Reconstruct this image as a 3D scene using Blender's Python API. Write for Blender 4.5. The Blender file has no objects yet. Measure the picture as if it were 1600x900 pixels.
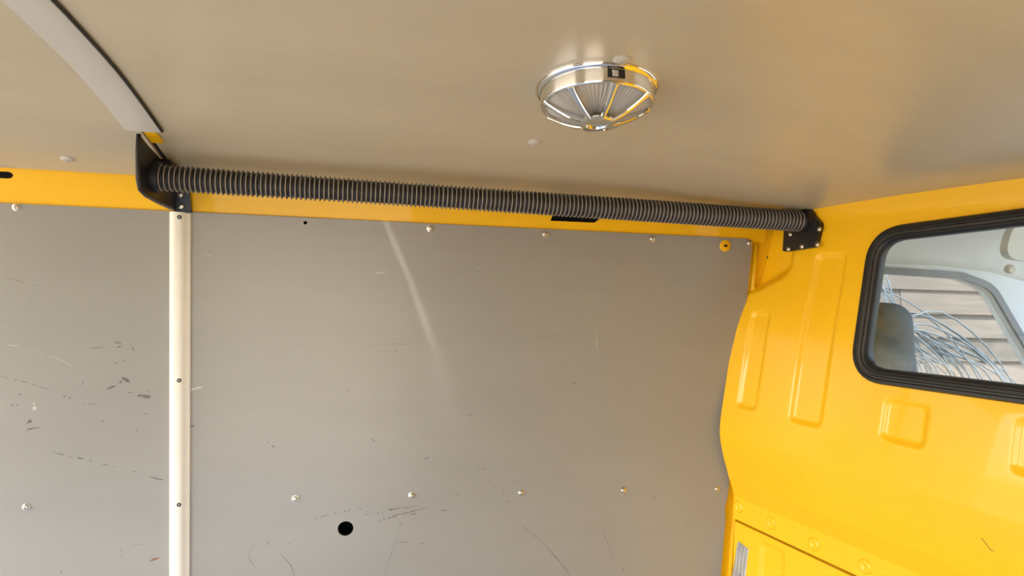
import bpy, bmesh, math, random
from math import sin, cos, tan, radians, pi, sqrt
from mathutils import Vector, Matrix
random.seed(7)
S = bpy.context.scene
COL = S.collection

# ------------------------------------------------------------------ camera
FPX = 1000.0
YAW, PITCH, ROLL = radians(11.1), radians(1.1), radians(1.9)
CAM = Vector((0, 0, 1.1))
FW = Vector((sin(YAW)*cos(PITCH), cos(YAW)*cos(PITCH), -sin(PITCH)))
R0 = Vector((cos(YAW), -sin(YAW), 0)); U0 = R0.cross(FW)
RT = R0*cos(ROLL) + U0*sin(ROLL); UP = U0*cos(ROLL) - R0*sin(ROLL)
cd = bpy.data.cameras.new('camera'); cam = bpy.data.objects.new('camera', cd); COL.objects.link(cam)
cd.sensor_width = 36; cd.lens = 36*FPX/1600; cd.clip_start = .01; cd.clip_end = 200
mw = Matrix((RT, UP, -FW)).transposed().to_4x4(); mw.translation = CAM
cam.matrix_world = mw
S.camera = cam

# ------------------------------------------------------------------ world, sun, exposure
w = bpy.data.worlds.new('sky'); S.world = w; w.use_nodes = True
nt = w.node_tree; bg = nt.nodes['Background']
sky = nt.nodes.new('ShaderNodeTexSky'); sky.sky_type = 'NISHITA'; sky.sun_disc = False
sky.sun_elevation = radians(38); sky.sun_rotation = radians(240); sky.dust_density = 2.0; sky.air_density = 1.0
nt.links.new(sky.outputs[0], bg.inputs[0]); bg.inputs[1].default_value = 0.95
sd = bpy.data.lights.new('sun', 'SUN'); sd.energy = 11.0; sd.angle = radians(.6); sd.color = (1, .92, .80)
sun = bpy.data.objects.new('sun', sd); COL.objects.link(sun)
SUN_DIR = Vector((-.12, .56, -.80)).normalized()
sun.rotation_euler = SUN_DIR.to_track_quat('-Z', 'Y').to_euler()
sun.location = (-6, -3, 7)
def portal(name, loc, d, sx, sy):
    l = bpy.data.lights.new(name, 'AREA'); l.shape = 'RECTANGLE'; l.size = sx; l.size_y = sy
    l.cycles.is_portal = True
    o = bpy.data.objects.new(name, l); COL.objects.link(o); o.location = loc
    o.rotation_euler = Vector(d).to_track_quat('-Z', 'Z').to_euler(); return o
def add_streak_lamp(name, frm, pts, width, power, spread):
    # added area lamp outside the side door, standing in for reflected sun
    a, b = [Vector((p[0], 1.18+(1.191-p[1])*.0681, p[1])) for p in pts]
    c = (a+b)/2; d = (c-frm).normalized(); l = bpy.data.lights.new(name, 'AREA'); l.shape = 'ELLIPSE'
    u = (b-a); u = (u-d*u.dot(d)); l.size = width; l.size_y = u.length; l.energy = power; l.spread = radians(spread); l.color = (1, .93, .82)
    y = u.normalized(); z = -d; x = y.cross(z); o = bpy.data.objects.new(name, l); COL.objects.link(o)
    M = Matrix((x, y, z)).transposed().to_4x4(); M.translation = frm; o.matrix_world = M
add_streak_lamp('streak_lamp', Vector((-.7, -1.2, 1.0)), [(-.010, 1.200), (.047, 1.074)], .007, .0011, .35)
add_streak_lamp('streak_lamp', Vector((-.7, -1.2, .95)), [(.041, 1.088), (.090, .962)], .009, .0014, .45)
add_streak_lamp('streak_lamp', Vector((-.7, -1.2, .90)), [(.082, .985), (.130, .800)], .016, .0017, 1.2)
portal('rear_door_portal', (-1.75, .38, .66), (1, 0, 0), 1.5, 1.25)
portal('side_door_portal', (-.325, -.46, .6), (0, 1, 0), .85, 1.22)
portal('windscreen_portal', (1.95, .4, 1.05), (-1, 0, 0), 1.5, .8)
S.view_settings.view_transform = 'Standard'; S.view_settings.look = 'None'
S.view_settings.gamma = 1; S.view_settings.use_curve_mapping = False
S.view_settings.exposure = 0.1

# ------------------------------------------------------------------ helpers
def ray(x, y): return RT*((x-800)/FPX) - UP*((y-450)/FPX) + FW
def on_plane(x, y, p, n):
    d = ray(x, y); return CAM + d*((p-CAM).dot(n)/d.dot(n))
def mat(name, col, rough=.5, metal=0, **kw):
    m = bpy.data.materials.new(name); m.use_nodes = True
    b = m.node_tree.nodes['Principled BSDF']
    b.inputs['Base Color'].default_value = (*col, 1); b.inputs['Roughness'].default_value = rough
    b.inputs['Metallic'].default_value = metal
    for k, v in kw.items(): b.inputs[k].default_value = v
    return m
def vary(m, scale=(8, 8, 8), amt=.06, rough_amt=0., bump=0., bscale=400, detail=4):
    """procedural mottling of colour / roughness and fine bump"""
    t = m.node_tree; N = t.nodes; L = t.links; b = N['Principled BSDF']
    tc = N.new('ShaderNodeTexCoord'); mp = N.new('ShaderNodeMapping'); mp.inputs['Scale'].default_value = scale
    L.new(tc.outputs['Object'], mp.inputs['Vector'])
    no = N.new('ShaderNodeTexNoise'); no.inputs['Scale'].default_value = 1; no.inputs['Detail'].default_value = detail
    no.inputs['Roughness'].default_value = .65
    L.new(mp.outputs[0], no.inputs['Vector'])
    c = b.inputs['Base Color'].default_value[:3]
    r = N.new('ShaderNodeValToRGB'); e = r.color_ramp.elements
    e[0].position = .3; e[1].position = .7
    e[0].color = (*[max(0, v*(1-amt)) for v in c], 1); e[1].color = (*[min(1, v*(1+amt)) for v in c], 1)
    L.new(no.outputs['Fac'], r.inputs[0]); L.new(r.outputs[0], b.inputs['Base Color'])
    if rough_amt:
        mr = N.new('ShaderNodeMapRange'); q = b.inputs['Roughness'].default_value
        mr.inputs['From Min'].default_value = .3; mr.inputs['From Max'].default_value = .7
        mr.inputs['To Min'].default_value = q-rough_amt; mr.inputs['To Max'].default_value = q+rough_amt
        L.new(no.outputs['Fac'], mr.inputs['Value']); L.new(mr.outputs[0], b.inputs['Roughness'])
    if bump:
        n2 = N.new('ShaderNodeTexNoise'); n2.inputs['Scale'].default_value = bscale; n2.inputs['Detail'].default_value = 2
        L.new(tc.outputs['Object'], n2.inputs['Vector'])
        bp = N.new('ShaderNodeBump'); bp.inputs['Strength'].default_value = bump; bp.inputs['Distance'].default_value = .001
        L.new(n2.outputs['Fac'], bp.inputs['Height']); L.new(bp.outputs[0], b.inputs['Normal'])
    return m
def link(o, parent=None):
    COL.objects.link(o)
    if parent is not None:
        o.parent = parent
        if parent.type == 'EMPTY': o.matrix_parent_inverse = Matrix.Translation(-parent.location)
    return o
def mesh(name, verts, faces, m, parent=None, smooth=False, sharp=None):
    me = bpy.data.meshes.new(name); me.from_pydata([tuple(v) for v in verts], [], faces); me.update()
    bm = bmesh.new(); bm.from_mesh(me); bmesh.ops.recalc_face_normals(bm, faces=bm.faces); bm.to_mesh(me); bm.free()
    if m: me.materials.append(m)
    if smooth:
        me.polygons.foreach_set('use_smooth', [True]*len(me.polygons))
        if sharp is not None: me.set_sharp_from_angle(angle=radians(sharp))
    o = bpy.data.objects.new(name, me); return link(o, parent)
def tag(o, label=None, cat=None, kind=None, group=None):
    for k, v in (('label', label), ('category', cat), ('kind', kind), ('group', group)):
        if v: o[k] = v
    return o
def empty(name, loc, label, cat, group=None):
    o = bpy.data.objects.new(name, None); o.location = loc; o.empty_display_size = .05; COL.objects.link(o)
    return tag(o, label, cat, None, group)
def box(a, b):
    (x0, y0, z0), (x1, y1, z1) = a, b
    v = [(x0,y0,z0),(x1,y0,z0),(x1,y1,z0),(x0,y1,z0),(x0,y0,z1),(x1,y0,z1),(x1,y1,z1),(x0,y1,z1)]
    return v, [(0,3,2,1),(4,5,6,7),(0,1,5,4),(1,2,6,5),(2,3,7,6),(3,0,4,7)]
def lathe(prof, n=24, cap0=True, cap1=True):
    v, f = [], []
    for r, z in prof:
        for k in range(n):
            a = 2*pi*k/n; v.append((r*cos(a), r*sin(a), z))
    for i in range(len(prof)-1):
        for k in range(n):
            k2 = (k+1) % n; f.append((i*n+k, i*n+k2, (i+1)*n+k2, (i+1)*n+k))
    if cap0: f.append(tuple(range(n))[::-1])
    if cap1: f.append(tuple((len(prof)-1)*n+k for k in range(n)))
    return v, f
def xf(vf, M):
    v, f = vf; return [M @ Vector(p) for p in v], f
def join(*vfs):
    V, F = [], []
    for v, f in vfs:
        o = len(V); V += list(v); F += [tuple(i+o for i in q) for q in f]
    return V, F
def axis_matrix(loc, z):
    q = Vector(z).to_track_quat('Z', 'Y').to_matrix().to_4x4(); q.translation = Vector(loc); return q
def tube(pts, r, n=8, taper=None):
    pts = [Vector(p) for p in pts]; V, F = [], []; ref = Vector((.3, .2, .93))
    for i, p in enumerate(pts):
        d = (pts[min(i+1, len(pts)-1)] - pts[max(i-1, 0)]).normalized()
        a = d.cross(ref).normalized(); b = d.cross(a)
        rr = r[i] if isinstance(r, (list, tuple)) else r
        for k in range(n): V.append(p + a*(rr*cos(2*pi*k/n)) + b*(rr*sin(2*pi*k/n)))
    for i in range(len(pts)-1):
        for k in range(n):
            k2 = (k+1) % n; F.append((i*n+k, i*n+k2, (i+1)*n+k2, (i+1)*n+k))
    F.append(tuple(range(n))[::-1]); F.append(tuple((len(pts)-1)*n+k for k in range(n)))
    return V, F
def rounded(poly, rad, n=6):
    """round the corners of a 2-D polygon; rad: one radius or a list"""
    out = []; m = len(poly)
    for i in range(m):
        p = Vector(poly[i]); a = Vector(poly[i-1]); b = Vector(poly[(i+1) % m])
        r = rad[i] if isinstance(rad, (list, tuple)) else rad
        if r <= 0: out.append(tuple(p)); continue
        u = (a-p).normalized(); v = (b-p).normalized()
        ang = u.angle(v); t = min(r/tan(ang/2), (a-p).length*.49, (b-p).length*.49)
        s, e = p+u*t, p+v*t
        for k in range(n+1):
            q = k/n; out.append(tuple(s*(1-q)**2 + p*2*q*(1-q) + e*q*q))
    return out
def plate(outer, holes, to3d, thick):
    """flat sheet with holes: 2-D loops, to3d(u,v,depth) -> point, depth 0 = front, thick = back"""
    bm = bmesh.new(); edges = []
    for lp in [outer]+holes:
        vs = [bm.verts.new((u, v, 0)) for u, v in lp]
        for i in range(len(vs)): edges.append(bm.edges.new((vs[i], vs[(i+1) % len(vs)])))
    bmesh.ops.triangle_fill(bm, use_beauty=True, use_dissolve=False, edges=edges)
    bm.verts.index_update()
    P = [(v.co.x, v.co.y) for v in bm.verts]; T = [tuple(v.index for v in f.verts) for f in bm.faces]
    E = [(e.verts[0].index, e.verts[1].index) for e in bm.edges if len(e.link_faces) == 1]
    bm.free(); n = len(P)
    V = [to3d(u, v, 0) for u, v in P] + [to3d(u, v, thick) for u, v in P]
    F = T + [tuple(i+n for i in t[::-1]) for t in T] + [(a, b, b+n, a+n) for a, b in E]
    return V, F
def circle(cx, cy, r, n=24, ry=None):
    return [(cx+r*cos(2*pi*k/n), cy+(ry or r)*sin(2*pi*k/n)) for k in range(n)]
def sst(a, b, x):
    t = max(0., min(1., (x-a)/(b-a))); return t*t*(3-2*t)

# ------------------------------------------------------------------ materials
GREY = (.288, .281, .262)
M_panel = vary(mat('grey_panel', GREY, .28, **{'Specular IOR Level': .7}), (3, 3, 14), .03, 0, .04, 900)
M_lining = vary(mat('grey_lining', (.50, .442, .32), .26, **{'Specular IOR Level': .8}), (3, 9, 3), .04, 0, .04, 900)
M_yellow = vary(mat('yellow_paint', (.88, .495, .005), .45, **{'Specular IOR Level': .25, 'Coat Weight': .45, 'Coat Roughness': .04}), (5, 5, 5), .02, .02)
M_white = vary(mat('white_plastic', (.80, .78, .72), .35), (10, 10, 40), .03)
M_bow = vary(mat('bow_cover_plastic', (.52, .505, .47), .4), (6, 6, 6), .03)
M_black = vary(mat('black_metal', (.012, .012, .014), .38), (20, 20, 20), .2)
M_rubber = vary(mat('black_rubber', (.012, .012, .013), .42), (20, 20, 20), .2)
M_hose = vary(mat('dark_hose_plastic', (.012, .011, .011), .4), (30, 30, 30), .15)
M_crest = vary(mat('hose_crest_highlight', (.22, .20, .178), .3), (30, 30, 30), .1)  # paler copy of the hose plastic, crest highlights put into the colour
M_chrome = mat('chrome', (.86, .85, .82), .07, 1)
M_zinc = vary(mat('zinc_screw', (.66, .64, .58), .28, 1), (200, 200, 200), .2)
M_dark = mat('dark_recess', (.01, .01, .01), .8)
M_greyscrew = vary(mat('grey_cap_plastic', (.50, .48, .43), .4), (80, 80, 80), .08)
M_lens = mat('ribbed_lens', (.62, .60, .56), .18, **{'Transmission Weight': .35, 'IOR': 1.45})
M_scuff = vary(mat('dark_scuff', (.125, .12, .115), .6), (300, 300, 300), .4)
M_faint = vary(mat('faint_scuff', (.19, .186, .178), .5), (300, 300, 300), .1)
M_pale = mat('pale_scratch', (.5, .49, .46), .5)
M_teal = mat('teal_pen_line', (.17, .23, .225), .5)
M_rust = vary(mat('rust_mark', (.22, .09, .03), .7), (400, 400, 400), .5)
M_tape = vary(mat('silver_tape', (.50, .49, .47), .3, .6), (30, 30, 30), .15, .05)
M_cabgrey = vary(mat('cab_headliner', (.60, .66, .70), .8), (20, 20, 20), .04)
M_doortrim = vary(mat('cab_door_trim', (.17, .19, .21), .5), (20, 20, 20), .08)
M_seat = vary(mat('seat_cloth', (.13, .17, .21), .85), (60, 60, 60), .15, 0, .3, 600)
M_dash = vary(mat('dash_plastic', (.30, .27, .21), .6), (20, 20, 20), .08)
M_floor = vary(mat('grey_floor', (.23, .28, .36), .45), (3, 20, 3), .15)
M_ground = vary(mat('gravel_ground', (.46, .39, .29), .9), (3, 3, 3), .2)
M_bark = vary(mat('pale_bark', (.10, .125, .15), .8), (40, 40, 40), .25)
def wood(i):
    m = mat('weathered_plank_%d' % i, [(0.112, 0.091, 0.076), (0.099, 0.084, 0.073), (0.124, 0.104, 0.089), (0.092, 0.075, 0.062)][i], .75)
    return vary(m, (2, 30, 40), .22, 0, .3, 120)
M_wood = [wood(i) for i in range(4)]
def glass(name, tint=(1, 1, 1), refl=1.0):
    m = bpy.data.materials.new(name); m.use_nodes = True; t = m.node_tree; N = t.nodes; L = t.links
    N.remove(N['Principled BSDF']); o = N['Material Output']
    tr = N.new('ShaderNodeBsdfTransparent'); tr.inputs[0].default_value = (*tint, 1)
    gl = N.new('ShaderNodeBsdfGlossy'); gl.inputs['Roughness'].default_value = .01
    lw = N.new('ShaderNodeLayerWeight'); lw.inputs[0].default_value = .5
    pw_ = N.new('ShaderNodeMath'); pw_.operation = 'POWER'; pw_.inputs[1].default_value = 4
    fr = N.new('ShaderNodeMath'); fr.operation = 'MULTIPLY_ADD'; fr.inputs[1].default_value = .9; fr.inputs[2].default_value = .04
    L.new(lw.outputs['Facing'], pw_.inputs[0]); L.new(pw_.outputs[0], fr.inputs[0])
    mx = N.new('ShaderNodeMixShader')
    L.new(fr.outputs[0], mx.inputs[0]); L.new(tr.outputs[0], mx.inputs[1]); L.new(gl.outputs[0], mx.inputs[2]); L.new(mx.outputs[0], o.inputs[0])
    return m
M_glass = glass('window_glass', (.93, .95, .95))

# ------------------------------------------------------------------ geometry of the van
LEAN = .0681
def wy(z): return 1.18 + (1.191-z)*LEAN            # front face of the side-wall panels
PW, NW = Vector((0, 1.18, 1.191)), Vector((0, 1, LEAN)).normalized()
def wall_px(x, y):
    p = on_plane(x, y, PW, NW); return p.x, p.z
XP = -.348                                           # pillar between the two wall panels
# ceiling lining: an arc across the van, drawn down towards the bulkhead
PROF = [(-.50, 1.20), (-.40, 1.262), (-.2, 1.322), (.05, 1.356), (.35, 1.368), (.55, 1.362), (.70, 1.351), (.74, 1.346), (.79, 1.339),
        (.85, 1.329), (.92, 1.313), (1.0, 1.292), (1.08, 1.270), (1.158, 1.246), (1.2, 1.232)]
def main_z(y):
    if y <= PROF[0][0]: return PROF[0][1]
    n = len(PROF)
    for i in range(n-1):
        if y <= PROF[i+1][0] or i == n-2:
            (x0, p0), (x1, p1) = PROF[i], PROF[i+1]
            xm, pm = PROF[i-1] if i else (2*x0-x1, 2*p0-p1)
            xq, pq = PROF[i+2] if i+2 < n else (2*x1-x0, 2*p1-p0)
            h = x1-x0; m0 = (p1-pm)/(x1-xm)*h; m1 = (pq-p0)/(xq-x0)*h; t = (y-x0)/h
            return (2*t**3-3*t*t+1)*p0+(t**3-2*t*t+t)*m0+(-2*t**3+3*t*t)*p1+(t**3-t*t)*m1
def front_z(y): return 1.230 + .038*(1-((y-.35)/.85)**2)
def ceil_z(x, y):
    k = sst(.36, .88, x); m = main_z(y)
    return m + (min(m, front_z(y))-m)*k
def ceil_n(x, y):
    e = .004
    return Vector(((ceil_z(x+e, y)-ceil_z(x-e, y))/(2*e), (ceil_z(x, y+e)-ceil_z(x, y-e))/(2*e), -1)).normalized()
def ceil_px(px, py):
    d = ray(px, py); lo, hi = .2, 1.35/max(.2, d.y)
    hi = min(hi, 1.19/d.y)
    for _ in range(50):
        m = (lo+hi)/2; p = CAM+d*m
        if p.z < ceil_z(p.x, p.y): lo = m
        else: hi = m
    return CAM+d*lo
# bulkhead frame: Pb on the wall side, s runs from the wall towards the opposite side, nh points to the rear
Bdir = Vector((.2674, -.96359, 0)); NH = Vector((-.96359, -.2674, 0)); PB = Vector((.75, 1.18, 0))
TL = tan(radians(8.5))
NB = (NH + Vector((0, 0, TL))).normalized()          # normal of the leaning upper part
def bulk_px(x, y, off=0.):
    p = on_plane(x, y, PB+Vector((0, 0, 1.17))+NH*off, NB); q = p-PB
    return q.dot(Bdir), p.z
def low_px(x, y, off=0.):
    p = on_plane(x, y, PB+NH*off, NH); q = p-PB
    return q.dot(Bdir), p.z
def rr_mask(s, z, s0, s1, z0, z1, r, soft):
    cx, cz = (s0+s1)/2, (z0+z1)/2
    qx, qz = abs(s-cx)-(s1-s0)/2+r, abs(z-cz)-(z1-z0)/2+r
    d = sqrt(max(qx, 0)**2+max(qz, 0)**2)+min(max(qx, qz), 0)-r
    return 1-sst(-soft, 0, d)
def bulk_profile(z):
    pts = [(0, .016), (.6045, .016), (.6055, .007), (.6100, .007), (.6115, .020), (.6585, .0205), (.6605, .0215), (.70, .0375), (.74, .0460), (.77, .0500), (.795, .0525), (.82, .0518), (.845, .0485), (.87, (1.17-.87)*TL)]
    if z >= .87:
        p = (1.17-z)*TL
        return p + .020*sst(1.222, 1.275, z)
    for i in range(len(pts)-1):
        if z <= pts[i+1][0]:
            t = (z-pts[i][0])/(pts[i+1][0]-pts[i][0]); return pts[i][1]*(1-t)+pts[i+1][1]*t
def bulk_off(s, z):
    p = bulk_profile(z)
    # gentle swell towards the wall; a shallow pocket in the upper corner above a sloping shoulder
    p += .016*(1-sst(0, .28, s))*sst(.68, .80, z)*(1-sst(1.0, 1.14, z))
    sh = 1.085 + .55*max(0, s)
    p -= .020*sst(sh-.008, sh+.022, z)*(1-sst(.052, .078, s))
    for a in ((.004, .053, .852, 1.045), (.123, .188, .85, 1.16), (.289, .361, .857, .925), (.472, .545, .857, .932), (.655, .73, .857, .932)):
        p -= .005*rr_mask(s, z, *a, .012, .0075)
    for a in ((.035, .095, .1, .592), (.16, .42, .1, .57)):
        p -= .004*rr_mask(s, z, *a, .014, .007)
    return p
def bulk(s, z, off=0.):
    return PB + Bdir*s + NH*(bulk_off(s, z)+off) + Vector((0, 0, z))

# ================================================================== STRUCTURE
# ---- side wall: outer skin, pillar post; grey panels, screws and marks are its parts
wall = mesh('wall_back', *box((-1.75, 1.30, -.05), (.80, 1.31, 1.45)), M_black)  # cavity shade put into the black colour, seen through the panel hole
tag(wall, 'far side wall of the van, outer sheet behind grey panels, coloured black for cavity shade', kind='structure')
post = plate([(.66, .0), (.80, .0), (.80, 1.27), (.66, 1.27)], [], lambda u, v, d: (u, wy(v)+.008+d, v), .002)
mesh('corner_post', *post, M_yellow, wall)
ridge = tube([(.737, wy(z)+.007, z) for z in (0, .3, .5, .7, .9, 1.1, 1.18)], .006, 8)
mesh('post_ridge', *ridge, M_yellow, wall, True)
mesh('pillar', *box((-.38, 1.275, 0), (-.31, 1.295, 1.20)), M_dark, wall)

def wall3(u, v, d): return (u, wy(v)+d, v)
hx, hz = wall_px(540, 826); h2x, h2z = wall_px(477, 348); px_, pz_ = wall_px(1133, 384)
ztop = 1.1905
pr = [(-.346, ztop), (-.346, .05), (.706, .05), (.711, .48), (.7125, .60), (.709, .628), (.7135, .655), (.7245, ztop)]
pr = rounded(pr, [0, 0, 0, 0, .012, .01, .012, .014])
panel_r = mesh('wall_panel', *plate(pr, [circle(hx, hz, .0143), circle(h2x, h2z, .0032, 12), circle(px_, pz_, .0095, 20)], wall3, .004), M_panel, wall)
panel_l = mesh('wall_panel', *plate([(-1.70, ztop), (-1.70, .05), (-.3505, .05), (-.3505, ztop)], [], wall3, .004), M_panel, wall)
# yellow cap in the panel's corner hole
plug = mesh('plug', *xf(lathe([(.0118, -.004), (.0118, .0012), (.0106, .002)], 24), axis_matrix((px_, wy(pz_), pz_), -NW)), M_yellow, panel_r, True, 40)
mesh('slot', *xf(box((-.0034, -.0022, .0012), (.0034, .0022, .0024)), axis_matrix((px_, wy(pz_), pz_), -NW) @ Matrix.Rotation(0, 4, 'Z')), M_dark, plug)

def screw_mesh(name, prof, sock, m, nseg=14):
    v, f = lathe(prof, nseg, True, False)
    n0 = len(v); k = len(prof)-1
    # socket: inner ring, floor
    for k2 in range(nseg):
        a = 2*pi*k2/nseg; v.append((sock*cos(a), sock*sin(a), prof[-1][1]))
    for k2 in range(nseg):
        a = 2*pi*k2/nseg; v.append((sock*.9*cos(a), sock*.9*sin(a), prof[-1][1]-.0018))
    for q in range(nseg):
        q2 = (q+1) % nseg
        f.append((k*nseg+q, k*nseg+q2, n0+q2, n0+q)); f.append((n0+q, n0+q2, n0+nseg+q2, n0+nseg+q))
    f.append(tuple(n0+nseg+q for q in range(nseg)))
    o = mesh(name, v, f, m, None, True, 35); me = o.data; bpy.data.objects.remove(o); return me
ME_screw = screw_mesh('screw', [(.0062, -.001), (.0066, .0004), (.0064, .0010), (.0050, .0012), (.0048, .0026), (.0038, .0038), (.0026, .0043)], .0018, M_zinc)
ME_small = screw_mesh('rivet', [(.0046, -.001), (.0046, .0008), (.0038, .0020), (.0024, .0026)], .0013, M_zinc, 12)
ME_cap = screw_mesh('cap_screw', [(.0100, -.001), (.0100, .0010), (.0085, .0026), (.0055, .0040), (.0030, .0044)], .0016, M_greyscrew, 18)
ME_dk = screw_mesh('dark_screw', [(.0036, -.001), (.0036, .0006), (.0026, .0012)], .0016, M_black, 12)
def put(name, me, loc, z, parent):
    o = bpy.data.objects.new(name, me); link(o, parent)
    M = axis_matrix(loc, z) @ Matrix.Rotation(random.uniform(0, 6.28), 4, 'Z')
    if parent is not None and parent.parent is None and parent.type == 'EMPTY': pass
    o.matrix_basis = M
    return o
for p in [(672, 357), (852, 366), (1019, 373), (1171, 380), (461, 779), (643, 774), (814, 770), (974, 766), (1120, 764)]:
    x, z = wall_px(*p); put('screw', ME_screw, (x, wy(z), z), -NW, panel_r)
for p in [(26, 324), (41, 792)]:
    x, z = wall_px(*p); put('screw', ME_screw, (x, wy(z), z), -NW, panel_l)

# marks on the panels: thin strips of scuffed paint
def marks(parent, items, m, name):
    V, F = [], []
    for pts, wpx, dash in items:
        P = [Vector(wall_px(*p)) for p in pts]
        Q = []
        for i in range(len(P)-1):
            n = max(2, int((P[i+1]-P[i]).length/.004))
            for k in range(n): Q.append(P[i].lerp(P[i+1], k/n))
        Q.append(P[-1]); N = len(Q); wd = wpx*.0012; last = None
        for i, q in enumerate(Q):
            d = (Q[min(i+1, N-1)]-Q[max(i-1, 0)]).normalized(); nn = Vector((-d.y, d.x))
            t = i/(N-1); ww = wd*.5*(.25+.75*sin(pi*min(1, max(0, t)))**.5)*random.uniform(.55, 1.1)
            j = nn*random.uniform(-.12, .12)*wd
            a, b = q+nn*ww+j, q-nn*ww+j
            V += [(a.x, wy(a.y)-.00035, a.y), (b.x, wy(b.y)-.00035, b.y)]
            idx = len(V)-2
            if last is not None and random.random() > dash: F.append((last, last+1, idx+1, idx))
            last = idx
    o = mesh(name, V, F, m, parent); o['kind'] = 'stuff'; return o
marks(panel_l, [([(182, 542.5), (190, 541)], 2.2, 0), ([(186, 590), (196, 592), (203, 597)], 6, .3), ([(163, 610), (172, 606), (184, 602), (190, 594)], 4, .45),
    ([(214, 618), (226, 619), (244, 622)], 5, .4), ([(199, 614), (208, 612)], 2.2, 0), ([(28, 616.5), (34, 616)], 2, 0), ([(17, 634), (22, 632.5)], 2, 0), ([(25, 632), (29, 633)], 2, 0),
    ([(43, 660), (47, 657), (50, 660)], 3, 0), ([(157, 659), (165, 657)], 2.2, 0), ([(42, 671.5), (52, 669), (63, 668)], 2.6, .05), ([(41, 662), (50, 659)], 2.4, .1),
    ([(77, 703), (90, 708)], 1.2, .5), ([(88, 708), (101, 711)], 1.6, .1), ([(108, 713), (114, 714)], 2, 0), ([(120, 715.5), (133, 717)], 2.4, .1), ([(135, 718), (145, 721)], 1.5, .2),
    ([(159, 725), (170, 727)], 2, .1), ([(172, 728), (180, 730)], 1.2, .3), ([(207, 736), (216, 739)], 1.7, .1), ([(234, 745), (246, 748), (256, 750)], 2.2, .1), ([(225, 646), (232, 646)], 1.2, .2),
    ([(178, 566), (184, 568)], 2, .2), ([(190, 563), (199, 566)], 2, .3), ([(206, 541), (210, 549)], 1.8, .3), ([(212, 677), (215, 668)], .8, .5)], M_scuff, 'scuff_marks')
marks(panel_l, [([(0, 431), (64, 448)], 1, .2), ([(0, 588), (40, 597), (80, 609)], 1.6, .2), ([(98, 619), (116, 623)], 4, .3), ([(120, 630), (160, 632)], 1.4, .3), ([(140, 544), (167, 543)], 2, .3),
    ([(178, 535), (190, 536)], 5, .3), ([(190, 852), (190.5, 876)], 1.4, .1), ([(207, 852), (236, 849)], 1.2, .3), ([(248, 608), (226, 612)], 1.5, .4), ([(126, 603), (132, 594)], 1.6, .2), ([(95, 890), (97, 900)], 2, .2)], M_faint, 'faint_scuffs')
marks(panel_l, [([(53, 629), (54, 635), (53, 641)], 5.5, .1), ([(80, 556), (100, 564), (112, 573)], .8, .1), ([(12, 539), (32, 541)], 1.2, .3), ([(45, 550), (66, 551)], .9, .3)], M_pale, 'pale_scratches')
marks(panel_l, [([(230, 877), (239, 875), (250, 871)], 2.6, .2), ([(236, 872), (247, 874)], 1.6, .3)], M_rust, 'rust_mark')
marks(panel_r, [([(293, 669), (298, 666), (305, 666)], 2.4, 0), ([(419, 691), (420, 693)], 1.6, 0), ([(424, 696), (430, 699)], 1.6, .1), ([(580, 684), (586, 691)], 1.8, .1), ([(745, 734), (753, 733), (760, 731)], 1.2, .2),
    ([(487, 812), (515, 803), (570, 794)], 1.4, .45), ([(607, 797), (625, 794)], 1.8, .35), ([(585, 816), (612, 808), (640, 803)], 1.4, .35), ([(612, 806), (640, 800), (667, 793)], 1.3, .1), ([(640, 804), (652, 802)], 2.2, .25),
    ([(685, 799), (694, 797), (703, 797)], 1.8, .15), ([(625, 814), (625, 820), (631, 817)], 1, 0), ([(416, 852), (422, 844)], 1.2, .1), ([(451, 849), (453, 850)], 2, 0), ([(791, 785), (799, 781)], 1.3, .1),
    ([(811, 817), (835, 837), (852, 852)], .8, .1), ([(852, 852), (875, 878), (892, 900)], 1.1, .05), ([(939, 822), (948, 846), (957, 870)], .9, .15), ([(1065, 824), (1075, 819)], 1.5, .2), ([(1018, 778), (1026, 777)], 1.4, .1),
    ([(894, 597.5), (900, 598.5)], 1.7, 0), ([(914, 598.5), (916, 599)], 1.6, 0), ([(540, 613), (546, 608)], 1.2, 0), ([(690, 619), (695, 624)], 1, .1), ([(812, 574), (814, 570)], 1, 0), ([(710, 774), (717, 771)], 1.1, .2),
    ([(612, 779), (613, 780)], 2.2, 0), ([(618, 778), (619, 779)], 2, 0), ([(296, 620), (300, 620)], 1.8, 0), ([(765, 750), (764, 752)], 1.5, 0), ([(973, 888), (974, 894)], 1.2, 0)], M_scuff, 'scuff_marks')
marks(panel_r, [([(584, 538), (612, 537.5), (640, 538)], 1, .1), ([(586, 548), (640, 549)], 1, .4), ([(662, 718), (677, 712)], 3, .2), ([(622, 847), (640, 847)], 2, .15), ([(655, 849), (665, 850)], 1.4, .2),
    ([(570, 804), (600, 801)], 2.2, .4), ([(828, 535), (850, 527), (880, 521)], .8, .2), ([(783, 785), (786, 767), (796, 754), (812, 752)], .9, .2), ([(595, 797), (660, 790)], 1.4, .4), ([(415, 742), (417, 760)], .8, .3),
    ([(710, 556), (752, 562)], 1, .5), ([(730, 648), (746, 651)], 1.4, .3), ([(388, 865), (393, 856), (400, 853)], 1, .1), ([(388, 865), (392, 878), (402, 888)], 1, .1)], M_faint, 'faint_scuffs')
marks(panel_r, [([(297, 610), (305, 607), (317, 605)], 3.2, 0), ([(585, 427), (595, 426), (604, 425)], 1.6, 0), ([(931, 521), (932, 532), (933, 545)], 1.1, .1), ([(322, 396), (332, 402)], 1.1, .1), ([(744, 417), (749, 418)], 1.6, .1)], M_pale, 'pale_scratches')
marks(panel_r, [([(625, 827), (614, 856), (600, 900)], .8, .05), ([(437, 866), (448, 876), (455, 884), (459, 900)], 1, .05)], M_teal, 'pen_lines')

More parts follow.
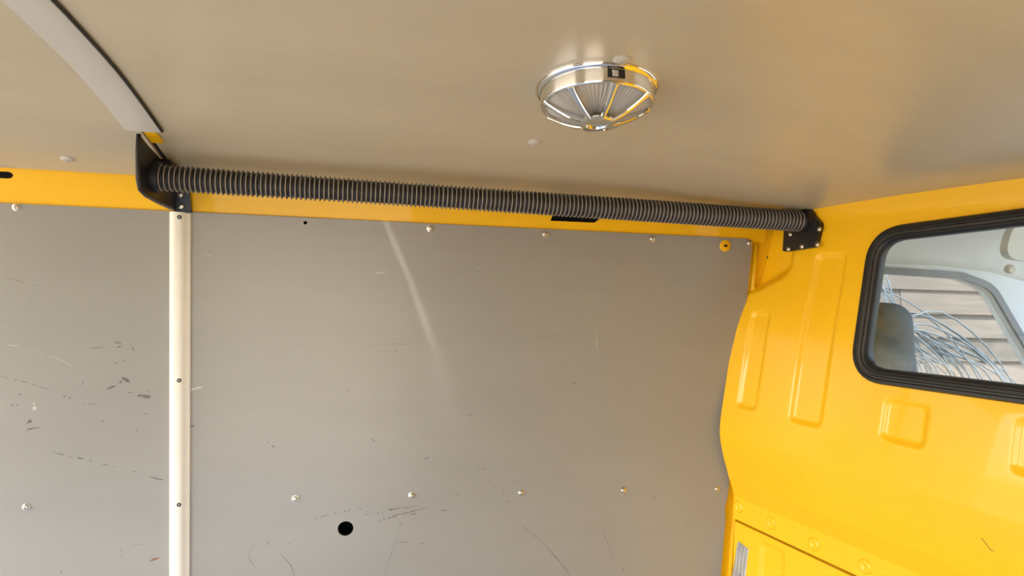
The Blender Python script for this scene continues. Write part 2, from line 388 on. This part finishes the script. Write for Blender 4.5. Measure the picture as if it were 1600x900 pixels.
# ---- yellow rail between panels and ceiling (real slots)
RY0, RZ0, RY1, RZ1 = 1.190, 1.165, 1.163, 1.262
def rail3(u, v, d):
    t = (v-RZ0)/(RZ1-RZ0); return (u, RY0+(RY1-RY0)*t+d, v)
PR_, NR_ = Vector((0, RY0, RZ0)), Vector((0, RZ1-RZ0, RY0-RY1)).normalized()
def rail_px(x, y): p = on_plane(x, y, PR_, NR_); return (p.x, p.z)
slot_a = [rail_px(*p) for p in [(-60, 266), (12, 268), (18, 270), (21, 274), (18, 278), (12, 279), (-60, 275)]]
slot_b = [rail_px(*p) for p in [(866, 330), (936, 334), (937, 342), (929, 348), (860, 345)]]
rail = mesh('trim_1', *plate([(-1.70, 1.1855), (.752, 1.1855), (.752, RZ1), (-1.70, RZ1)], [slot_a, slot_b], rail3, .002), M_yellow)
tag(rail, 'yellow painted steel rail above the grey wall panels', kind='structure')
fil = [(.70+.05*k/6, RZ0+.0*k) for k in range(7)]

# ---- white cover strip on the joint of the wall panels
def strip_prof():
    return [(-.017, 0), (-.0165, -.003), (-.0135, -.0075), (-.006, -.0100), (.003, -.0092), (.008, -.0066), (.0105, -.0040), (.0155, -.0034), (.017, -.002), (.017, 0)]
V, F = [], []; sp = strip_prof(); zz = [.05, .3, .55, .8, 1.0, 1.189]
for z in zz:
    for dx, dy in sp: V.append((XP+.0005+dx, wy(z)+dy, z))
n = len(sp)
for i in range(len(zz)-1):
    for k in range(n-1): F.append((i*n+k, i*n+k+1, (i+1)*n+k+1, (i+1)*n+k))
F += [tuple(range(n)), tuple((len(zz)-1)*n+k for k in range(n))]
strip = tag(mesh('trim_2', V, F, M_white, None, True, 50), 'white half-round cover strip between the grey wall panels', kind='structure')
for p in [(281, 340), (280, 593), (276, 786)]:
    x, z = wall_px(*p); put('screw', ME_dk, (XP+.0015, wy(z)-.0094, z), -NW, strip)

# ---- ceiling lining, two sheets either side of the roof bow
def bulk_x_at(y):                                    # x where the bulkhead meets the ceiling for this y
    s = (1.18-y)/.96359; p = bulk(s, 1.25); return p.x
def sheet(x0, x1f, nx, ys, th):
    V, F = [], []
    for y in ys:
        xe = x1f(y)
        for i in range(nx+1):
            x = x0+(xe-x0)*i/nx; V.append((x, y, ceil_z(x, y)))
    m = len(V); V += [(a, b, c+th) for a, b, c in V]
    W = nx+1
    for j in range(len(ys)-1):
        for i in range(nx):
            q = (j*W+i, j*W+i+1, (j+1)*W+i+1, (j+1)*W+i); F.append(q); F.append(tuple(k+m for k in q[::-1]))
    rim = [i for i in range(W)] + [(j+1)*W-1 for j in range(1, len(ys))] + [(len(ys)-1)*W+i for i in range(nx-1, -1, -1)] + [j*W for j in range(len(ys)-2, 0, -1)]
    for a, b in zip(rim, rim[1:]+rim[:1]): F.append((a, b, b+m, a+m))
    return V, F
YS = [-.40+(1.160+.40)*k/70 for k in range(71)]
ceil = mesh('ceiling', *box((-1.75, -.48, 1.47), (.98, 1.31, 1.49)), M_yellow)
tag(ceil, 'curved van roof with grey ceiling lining', kind='structure')
lin_r = mesh('lining_sheet', *sheet(XP+.004, lambda y: bulk_x_at(y)+.03, 90, YS, .004), M_lining, ceil, True, 40)
lin_l = mesh('lining_sheet', *sheet(-1.72, lambda y: XP-.004, 40, YS, .004), M_lining, ceil, True, 40)
for p in [(972, 92), (835, 222), (475, 279), (668, 292), (850, 305)]:
    q = ceil_px(*p); put('screw', ME_cap, q, ceil_n(q.x, q.y), lin_r)
q = ceil_px(106, 248); put('screw', ME_cap, q, ceil_n(q.x, q.y), lin_l)

# ---- cover strip on the roof bow
V, F = [], []; yb = [-.40+(1.0+.40)*k/60 for k in range(61)]
bp = [(-.0225, -.0005), (-.0222, -.0025), (-.0205, -.0042), (-.010, -.0050), (.008, -.0052), (.0240, -.0050), (.0256, -.0042), (.0258, -.0005)]
for y in yb:
    nn = ceil_n(XP, y)
    for dx, dz in bp: V.append(Vector((XP+dx, y, main_z(y))) + nn*(-dz))
n = len(bp)
for i in range(len(yb)-1):
    for k in range(n-1): F.append((i*n+k, i*n+k+1, (i+1)*n+k+1, (i+1)*n+k))
F += [tuple(range(n)), tuple((len(yb)-1)*n+k for k in range(n))]
bow = tag(mesh('trim_3', V, F, M_bow, None, True, 40), 'pale grey curved cover strip running across the ceiling', kind='structure')

sl_ = [Vector((XP+.0268, y, main_z(y)))+ceil_n(XP, y)*.0022 for y in yb]
mesh('edge_seal', *tube(sl_, .0022, 8), M_rubber, bow, True)
V, F = [], []
for y in (.99, 1.012, 1.034):
    for x in (XP+.002, XP+.018): V += [(x, y, main_z(y)-.001), (x, y, main_z(y)-.0045)]
F = [(0, 2, 6, 4), (4, 6, 10, 8), (1, 5, 7, 3), (5, 9, 11, 7), (0, 4, 5, 1), (4, 8, 9, 5), (2, 3, 7, 6), (6, 7, 11, 10), (0, 1, 3, 2), (8, 10, 11, 9)]
mesh('bow_end', V, F, M_yellow, bow)['label'] = 'yellow steel end of the roof bow'

# ---- bulkhead
WIN = [(.2385, .955), (.2385, 1.1895), (.60, 1.218), (.95, 1.190), (.95, .955), (.60, .966)]
win_mid = rounded(WIN, [.045, .05, .5, .05, .045, .5], 8)
def inside(p, poly):
    x, y = p; c = False; j = len(poly)-1
    for i in range(len(poly)):
        if (poly[i][1] > y) != (poly[j][1] > y) and x < (poly[j][0]-poly[i][0])*(y-poly[i][1])/(poly[j][1]-poly[i][1])+poly[i][0]: c = not c
        j = i
    return c
def seq(a, b, d): n = max(1, round((b-a)/d)); return [a+(b-a)*k/n for k in range(n)]
SS = seq(-.032, .60, .0035)+seq(.60, 1.62, .02)+[1.62]
ZZ = seq(0, .56, .03)+seq(.56, .600, .0035)+[.600, .6045, .6055, .6100, .6115, .616]+seq(.62, .656, .004)+[.656, .6585, .6605, .663]+seq(.666, 1.20, .0035)+seq(1.20, 1.30, .006)+[1.30]
V, F = [], []; W = len(SS)
for z in ZZ:
    for s in SS: V.append(bulk(s, z))
for j in range(len(ZZ)-1):
    for i in range(W-1):
        c = ((SS[i]+SS[i+1])/2, (ZZ[j]+ZZ[j+1])/2)
        if not inside(c, win_mid): F.append((j*W+i, j*W+i+1, (j+1)*W+i+1, (j+1)*W+i))
# returned edge beside the wall
m0 = len(V)
for j, z in enumerate(ZZ): V.append(bulk(SS[0], z, -.004)+Bdir*-.002)
m1 = len(V)
for j, z in enumerate(ZZ): V.append(PB+Bdir*-.030+NH*-.012+Vector((0, 0, z)))
for j in range(len(ZZ)-1):
    F.append((j*W, (j+1)*W, m0+j+1, m0+j)); F.append((m0+j, m0+j+1, m1+j+1, m1+j))
bulkhead = tag(mesh('wall_right', V, F, M_yellow, None, True, 60), 'glossy yellow pressed steel bulkhead with raised ribs', kind='structure')
for p in [(1154, 792), (1205, 817), (1272, 850), (1352, 885)]:
    s, z = low_px(*p, .02)
    o = put('boss', bpy.data.meshes.get('boss') or mesh('boss', *lathe([(.0135, -.001), (.0125, .0006), (.0095, .0036), (.0065, .0038), (.004, .0022), (.0005, .002)], 24, True, True), M_yellow, None, True, 60).data, bulk(s, z), NH, bulkhead)
for o in [o for o in bpy.data.objects if o.name.startswith('boss') and o.parent is None]: bpy.data.objects.remove(o)
# small stamped hole marks
for p in [(1198, 402)]:
    s, z = bulk_px(*p, -.02); put('stamp', ME_dk, bulk(s, z), NB, bulkhead)

M_seam = vary(mat('dirty_sealant', (.16, .09, .02), .7), (60, 60, 60), .4)
sp_ = []
mesh('seam_sealant', *tube([bulk(-.03+1.6*k/40, .6078, .0015) for k in range(41)], .0016, 6), M_seam, bulkhead, True)
mesh('scratch', *tube([bulk(*bulk_px(*p, .02), .0002) for p in ((1512, 846), (1518, 856), (1524, 866), (1529, 868))], .0005, 6), M_seam, bulkhead, True)

# ---- bulkhead window: rubber gasket and pane
win = mesh('window_1', *plate(win_mid, [], lambda s, z, d: PB+Bdir*s+NH*((1.17-z)*TL-.004-d)+Vector((0, 0, z)), .003), M_glass)
tag(win, 'bulkhead window looking through to the cab', kind='structure')
gp = [(-.0125, -.012), (-.0125, .0045), (-.010, .0085), (-.0055, .0095), (-.004, .0078), (-.0015, .0078), (0, .0098), (.004, .0094), (.0055, .0074), (.0075, .0074), (.009, .0062), (.0115, .003), (.0125, -.002), (.0125, -.012)]
loop = win_mid; NL = len(loop); V, F = [], []
for i in range(NL):
    a, b, c = Vector(loop[i-1]), Vector(loop[i]), Vector(loop[(i+1) % NL])
    t = (c-a).normalized(); nn = Vector((-t.y, t.x))    # inward / outward sign fixed below
    cen = Vector((.6, 1.08))
    if nn.dot(b-cen) < 0: nn = -nn
    for u, d in gp:
        q = b+nn*(-u)
        V.append(PB+Bdir*q.x+NH*((1.17-q.y)*TL+d)+Vector((0, 0, q.y)))
n = len(gp)
for i in range(NL):
    j = (i+1) % NL
    for k in range(n): k2 = (k+1) % n; F.append((i*n+k, i*n+k2, j*n+k2, j*n+k))
mesh('gasket', V, F, M_rubber, win, True, 40)

# ---- floor, opposite wall, rest of the shell (outside the frame)
tag(mesh('floor', *box((-1.75, -.45, -.05), (1.0, 1.31, 0)), M_floor), 'grey load floor of the van', kind='structure')
wf = mesh('wall_front', *join(box((-1.75, -.47, -.05), (-.75, -.45, 1.48)), box((-.75, -.47, 1.22), (1.2, -.45, 1.48)), box((.10, -.47, -.05), (1.2, -.45, 1.22))), M_yellow)
tag(wf, 'near side wall of the van behind the viewer', kind='structure')
mesh('wall_panel', *box((.13, -.45, .05), (.75, -.445, 1.19)), M_panel, wf)
mesh('wall_panel', *box((-1.72, -.45, .05), (-.78, -.445, 1.19)), M_panel, wf)

# ================================================================== THINGS
# ---- grab rail: corrugated sleeve on two brackets
PA, PE = Vector((-.352, 1.064, 1.2315)), bulk(.096, 1.2215)
XB = -.352
g = empty('grab_rail', (0.2, 1.08, 1.226), 'black corrugated tube rail mounted under the ceiling along the wall', 'rail')
L = (PE-PA).length; pitch = .00725; prof = []; nr = int(L/pitch)
for i in range(nr):
    z = i*pitch
    prof += [(.0168, z), (.0169, z+.0022), (.0193, z+.0030), (.0203, z+.0038), (.0203, z+.0044), (.0193, z+.0054), (.0169, z+.0062)]
prof.append((.0168, nr*pitch))
sl = mesh('corrugated_sleeve', *xf(lathe(prof, 28), axis_matrix(PA, PE-PA)), M_hose, g, True)
sl.data.materials.append(M_crest)
for i, pl in enumerate(sl.data.polygons):
    if i < len(prof)*28-28 and (i//28) % 7 in (2, 3, 4): pl.material_index = 1  # ridge faces take the painted highlight colour, valleys stay black
# left bracket
bl = [(1.004, 1.284), (1.002, 1.236), (1.012, 1.205), (1.150, 1.193), (1.180, 1.190), (1.160, 1.243), (1.085, 1.266), (1.04, 1.274)]
bl = rounded(bl, [.002, .02, .02, .004, .002, .003, .003, .002], 5)
lb = mesh('bracket', *plate(bl, [], lambda u, v, d: (XB-.004+d, u, v), .004), M_black, g)
lipv, lipf = tube([(XB-.001, y, z) for y, z in [(1.004, 1.284), (1.0015, 1.262), (1.0025, 1.236), (1.005, 1.22), (1.014, 1.2065), (1.035, 1.201), (1.09, 1.1965), (1.150, 1.193)]], .0032, 8)
mesh('edge_lip', lipv, lipf, M_black, lb, True)
fl = [(1.1785, 1.190), (1.1715, 1.207), (1.158, 1.2385), (1.150, 1.2445), (1.115, 1.2535), (1.085, 1.262)]
V, F = [], []
for i, (y, z) in enumerate(fl):
    r = .0235 if i < 4 else .0235-.004*(i-3)
    V += [(XB, y-.004, z-.002), (XB+r, y-.004, z-.002), (XB+r, y-.001, z+.001), (XB, y-.001, z+.001)]
for i in range(len(fl)-1):
    for k in range(4): k2 = (k+1) % 4; F.append((i*4+k, i*4+k2, (i+1)*4+k2, (i+1)*4+k))
F += [(0, 1, 2, 3), tuple(4*(len(fl)-1)+k for k in range(4))]
mesh('flange', V, F, M_black, lb)
for p in [(283, 304), (284.5, 322)]:
    q = on_plane(p[0], p[1], Vector((0, 1.1715, 1.205)), NR_); put('rivet', ME_small, q+Vector((0, -.0045, -.001)), -NR_, lb)
mesh('socket', *xf(lathe([(.0185, 0), (.0235, 0), (.0235, .010), (.0185, .010)], 28, False, False), axis_matrix(PA, PE-PA)), M_black, lb, True, 40)
# right bracket on the bulkhead
rb2 = [bulk_px(*p) for p in [(1233, 330), (1229, 394), (1280, 386.5), (1288, 350), (1272, 331)]]
rb2 = rounded(rb2, [.004, .006, .006, .01, .012], 5)
def bplane(s, z, d): return PB+Bdir*s+NH*((1.17-z)*TL+d)+Vector((0, 0, z))
rb = mesh('bracket', *plate(rb2, [], lambda s, z, d: bplane(s, z, .0115-d), .012), M_black, g)
mesh('socket', *xf(lathe([(.0185, 0), (.0245, 0), (.0245, .016), (.0185, .016)], 28, False, False), axis_matrix(PE, PA-PE)), M_black, rb, True, 40)
for p in [(1235, 366), (1232, 389), (1253, 385), (1277, 382), (1280, 358)]:
    s, z = bulk_px(p[0], p[1], .0115); put('rivet', ME_small, bplane(s, z, .0115), NB, rb)

# ---- round caged ceiling lamp
lp = ceil_px(932, 139); ln = ceil_n(lp.x, lp.y)
lamp = empty('ceiling_lamp', lp, 'round chrome caged lamp with ribbed lens on the ceiling', 'lamp')
MA = axis_matrix(lp, ln) @ Matrix.Diagonal((1, 1, .88, 1))
R = .0775
mesh('mounting_rim', *xf(lathe([(R*.9, -.002), (R, -.001), (R*1.005, .002), (R*.985, .0052), (R*.955, .0068), (R*.92, .0072)], 64, True, False), MA), M_chrome, lamp, True, 50)
ring = mesh('housing_ring', *xf(lathe([(R*.92, .005), (R*.915, .0235), (R*.905, .0262), (R*.875, .0275), (R*.835, .0262), (R*.83, .022)], 64, False, False), MA), M_chrome, lamp, True, 50)
V, F = lathe([(R*.84, .0235), (R*.80, .0255), (R*.66, .0310), (R*.46, .0365), (R*.27, .0400), (R*.1, .0410)], 144, True, True)
V = [Vector((x*(1+.012*(1 if (i % 144) % 2 else -1)), y*(1+.012*(1 if (i % 144) % 2 else -1)), z+.0006*(1 if (i % 144) % 2 else -1))) for i, (x, y, z) in enumerate(V)]
mesh('lens', *xf((V, F), MA), M_lens, lamp, True, 30)
cage = mesh('cage_hub', *xf(lathe([(R*.30, .0500), (R*.30, .0525), (R*.26, .0545), (R*.19, .0540), (R*.17, .0515), (R*.19, .0500), (R*.30, .0500)], 40, False, False), MA), M_chrome, lamp, True, 50)
mesh('hub_plate', *xf(lathe([(R*.20, .0498), (R*.20, .0512), (R*.02, .0514)], 32), MA), M_chrome, lamp, True, 50)
def spoke():
    n = 8; V, F = [], []
    for i in range(n+1):
        t = i/n; r = R*(.90*(1-t)+.27*t); z = .0262+.0262*(sin(t*pi/2)*.55+t*.45)
        w_ = .0078*(1-.25*t) if i else .0105
        for a, h in ((-1, .0), (-.75, .0018), (0, .0026), (.75, .0018), (1, .0), (0, -.001)): V.append((r, a*w_*.5, z+h))
    for i in range(n):
        for k in range(6): k2 = (k+1) % 6; F.append((i*6+k, i*6+k2, (i+1)*6+k2, (i+1)*6+k))
    F += [tuple(range(6)), tuple(n*6+k for k in range(6))]
    return V, F
vdir = (CAM-lp); vl = MA.to_3x3().transposed() @ vdir; sa = math.atan2(vl.y, vl.x)
ME_sp = None
for k in range(8):
    M = MA @ Matrix.Rotation(sa+radians(22.5+4+45*k), 4, 'Z')
    if ME_sp is None:
        o = mesh('cage_bar', *spoke(), M_chrome, lamp, True, 40); ME_sp = o.data
    else:
        o = bpy.data.objects.new('cage_bar', ME_sp); link(o, lamp)
    o.matrix_basis = M
# rocker switch in the housing, facing the viewer
vdir = (CAM-lp); vl = MA.to_3x3().transposed() @ vdir; sa = math.atan2(vl.y, vl.x)
for sgn in (1,):
    best = None
    for da in (-.33, .33):
        P = MA @ Vector((R*cos(sa+da), R*sin(sa+da), .015))
        xx = 800+FPX*(P-CAM).dot(RT)/(P-CAM).dot(FW)
        if best is None or xx > best[0]: best = (xx, da)
    MS = MA @ Matrix.Rotation(sa+best[1], 4, 'Z')
    sw = mesh('switch', *xf(box((R*.90, -.0105, .0085), (R*.925, .0105, .0205)), MS), M_black, lamp)
    mesh('rocker', *xf(([(R*.92, -.003, .010), (R*.92, .006, .010), (R*.92, .006, .019), (R*.92, -.003, .019), (R*.955, 0, .0115), (R*.955, .004, .0115), (R*.93, .004, .019), (R*.93, 0, .019)],
        [(0, 1, 2, 3), (4, 5, 6, 7), (0, 1, 5, 4), (1, 2, 6, 5), (2, 3, 7, 6), (3, 0, 4, 7)]), MS), M_greyscrew, sw)

# ---- strip of silver tape on the lower bulkhead
tc_ = [low_px(*p, .016) for p in [(1153.5, 845), (1170, 858), (1164, 905), (1158, 960), (1134, 960), (1143, 905)]]
V, F = [], []
A0, A1, B0, B1 = Vector(tc_[0]), Vector(tc_[1]), Vector(tc_[4]), Vector(tc_[3])
nu, nv = 12, 24
for j in range(nv+1):
    for i in range(nu+1):
        q = A0.lerp(A1, i/nu).lerp(B0.lerp(B1, i/nu), j/nv)
        h = .0009+.0007*sin(i*1.9+.5*sin(j*.5))+.0004*sin(i*4.1+j*.7)
        V.append(bulk(q.x, q.y, h))
n0 = len(V); V += [v-NH*.0012 for v in V]
for j in range(nv):
    for i in range(nu):
        q = (j*(nu+1)+i, j*(nu+1)+i+1, (j+1)*(nu+1)+i+1, (j+1)*(nu+1)+i); F += [q, tuple(k+n0 for k in q[::-1])]
tag(mesh('tape_strip', V, F, M_tape, None, True), 'crumpled strip of silver tape stuck on the lower yellow bulkhead', 'tape')

# ================================================================== CAB seen through the bulkhead window
YD = 1.27
def door_px(x, y): p = on_plane(x, y, Vector((0, YD, 0)), Vector((0, 1, 0))); return (p.x, p.z)
op = [door_px(*p) for p in [(1340, 424), (1500, 436), (1545, 452), (1632, 600)]]
op = [(.96, op[0][1]), op[1], op[2], op[3], (1.60, .72), (.96, .72)]
opr = rounded(op, [.04, .05, .08, .02, .03, .03], 6)
door = mesh('door_1', *plate([(.80, .15), (2.0, .15), (2.0, .75), (1.60, 1.30), (.80, 1.30)], [opr], lambda u, v, d: (u, YD+d, v), .03), M_cabgrey)
tag(door, 'cab side door with sloping front window edge', kind='structure')
def ring_strip(loop, wd, d0, d1, name, m, parent):
    n = len(loop); V, F = [], []; cx = sum(p[0] for p in loop)/n; cz = sum(p[1] for p in loop)/n
    for i in range(n):
        a, b, c = Vector(loop[i-1]), Vector(loop[i]), Vector(loop[(i+1) % n]); t = (c-a).normalized(); nn = Vector((-t.y, t.x))
        if nn.dot(b-Vector((cx, cz))) < 0: nn = -nn
        o = b+nn*wd
        V += [(b.x, YD-d0, b.y), (o.x, YD-d0, o.y), (o.x, YD+d1, o.y), (b.x, YD+d1, b.y)]
    for i in range(n):
        j = (i+1) % n
        for k in range(4): k2 = (k+1) % 4; F.append((i*4+k, i*4+k2, j*4+k2, j*4+k))
    return mesh(name, V, F, m, parent)
ring_strip(opr, .016, .006, .002, 'window_frame', M_doortrim, door)
mesh('pane', *plate(opr, [], lambda u, v, d: (u, YD+.012+d, v), .003), M_glass, door)
# headliner rolling up from the door to the roof
V, F = [], []; hp = [(1.275, 1.145), (1.262, 1.175), (1.235, 1.215), (1.18, 1.262), (1.09, 1.305), (.98, 1.33), (.8, 1.35), (.3, 1.36), (-.45, 1.33)]
xs = [.84, .95, 1.1, 1.25, 1.4, 1.5, 1.56]
for y, z in hp:
    for x in xs: V.append((x+(.0 if x > .84 else max(0, (1.18-y)*.277)), y, z-.04*sst(1.3, 1.6, x)))
W = len(xs)
for j in range(len(hp)-1):
    for i in range(W-1): F.append((j*W+i, j*W+i+1, (j+1)*W+i+1, (j+1)*W+i))
hd = mesh('trim_4', V, F, M_cabgrey, None, True); tag(hd, 'pale grey headliner of the cab', kind='structure')
md = hd.modifiers.new('thick', 'SOLIDIFY'); md.thickness = .012; md.offset = 1
# sun visor
vz = on_plane(1596, 378, Vector((0, 1.05, 0)), Vector((0, 1, 0)))
vv, vf = plate(rounded([(-.10, -.045), (.16, -.06), (.16, .055), (-.10, .045)], .04, 6), [], lambda u, v, d: (vz.x+.03+u, vz.y-.02-.2*v-d, vz.z+v*.8), .016)
vis = empty('sun_visor', (vz.x, vz.y, vz.z), 'rounded pale grey sun visor under the cab headliner', 'visor')
mesh('visor_pad', vv, vf, M_cabgrey, vis)
mesh('visor_clip', *xf(lathe([(.009, 0), (.009, .008), (.006, .012)], 16), axis_matrix((vz.x-.05, vz.y-.02, vz.z-.055), (-.3, -1, -.2))), M_cabgrey, vis, True, 50)
# seat
seat = empty('car_seat', (.97, .98, .45), 'blue-grey cloth cab seat with headrest behind the bulkhead window', 'seat')
def cushion(cx, cy, cz, sx, sy, sz, tilt, name):
    o = mesh(name, *box((-sx/2, -sy/2, -sz/2), (sx/2, sy/2, sz/2)), M_seat, seat)
    o.matrix_basis = Matrix.Translation((cx, cy, cz)) @ Matrix.Rotation(tilt, 4, 'Y')
    bv = o.modifiers.new('round', 'BEVEL'); bv.width = min(sx, sy, sz)*.45; bv.segments = 5
    for pl in o.data.polygons: pl.use_smooth = True
    return o
cushion(1.00, 1.03, .62, .12, .42, .46, radians(-10), 'backrest')
cushion(.945, 1.115, .965, .085, .20, .215, radians(-8), 'headrest')
cushion(1.26, 1.0, .46, .46, .48, .13, radians(-6), 'seat_cushion')
for dy in (-.05, .05): mesh('headrest_post', *tube([(.965, 1.115+dy, .80), (.95, 1.115+dy, .93)], .006, 8), M_chrome, seat, True)
# dashboard
dash = mesh('dashboard', *xf(join(box((1.60, -.42, .35), (2.0, 1.25, .74))), Matrix.Identity(4)), M_dash)
bv = dash.modifiers.new('round', 'BEVEL'); bv.width = .08; bv.segments = 6
tag(dash, 'beige-grey dashboard at the front of the cab', 'dashboard')
tag(mesh('cab_floor', *box((1.0, -.45, .10), (2.0, 1.26, .14)), M_doortrim), 'dark floor of the cab', kind='structure')

# ================================================================== OUTSIDE
tag(mesh('ground', *box((-14, -14, -.62), (14, 14, -.60)), M_ground), 'sunlit gravel ground outside the van', kind='structure')
YF = 2.75
pw = mesh('plank_wall', *box((-1.0, YF+.03, -.6), (9.0, YF+.10, 3.2)), M_wood[1]); tag(pw, 'weathered wooden plank wall outside the cab window', 'wall')
pme = []
for i in range(4):
    o = mesh('plank', *join(([(0, 0, 0), (2.2, 0, 0), (2.2, 0.02, .125), (0, 0.02, .125), (0, .045, 0), (2.2, .045, 0), (2.2, .045, .125), (0, .045, .125)],
        [(0, 1, 2, 3), (4, 7, 6, 5), (0, 4, 5, 1), (3, 2, 6, 7), (0, 3, 7, 4), (1, 5, 6, 2)])), M_wood[i]); pme.append(o.data); bpy.data.objects.remove(o)
for r in range(24):
    for c in range(3):
        o = bpy.data.objects.new('plank', pme[random.randrange(4)]); link(o, pw)
        o.location = (.3+c*2.21+random.uniform(-.02, .02)+(.9 if r % 2 else 0), YF-.02+random.uniform(0, .006), -.2+r*.118)
shrub = empty('bare_shrub', (2.9, 2.25, -.6), 'bare pale-twigged shrub in front of the plank wall', 'shrub')
def smooth_path(P, n=5):
    out = []
    for i in range(len(P)-1):
        a, b, c, d = P[max(i-1, 0)], P[i], P[i+1], P[min(i+2, len(P)-1)]
        for k in range(n):
            t = k/n; out.append(.5*((2*b)+(c-a)*t+(2*a-5*b+4*c-d)*t*t+(3*b-a-3*c+d)*t**3))
    return out+[P[-1]]
def sp_px(x, y, Y): return on_plane(x, y, Vector((0, Y, 0)), Vector((0, 1, 0)))
for k in range(30):
    Y = random.uniform(2.1, 2.45); u = random.random()
    e = (1440+150*u, 597+random.uniform(-2, 8)); m_ = (1400+60*u+random.uniform(-14, 14), 515+random.uniform(-30, 55)*(.4+u*.6)); tip = (1366+random.uniform(0, 26), 425+random.uniform(0, 120))
    E_ = sp_px(*e, Y); P = [Vector((E_.x+.45+.2*u, Y-.02, -.6)), Vector((E_.x+.22, Y, .15)), E_, sp_px(*m_, Y), sp_px(*tip, Y+.03)]
    pts = smooth_path(P); n = len(pts)
    mesh('branch', *tube(pts, [.006*(1-.6*i/n) for i in range(n)], 5), M_bark, shrub, True)
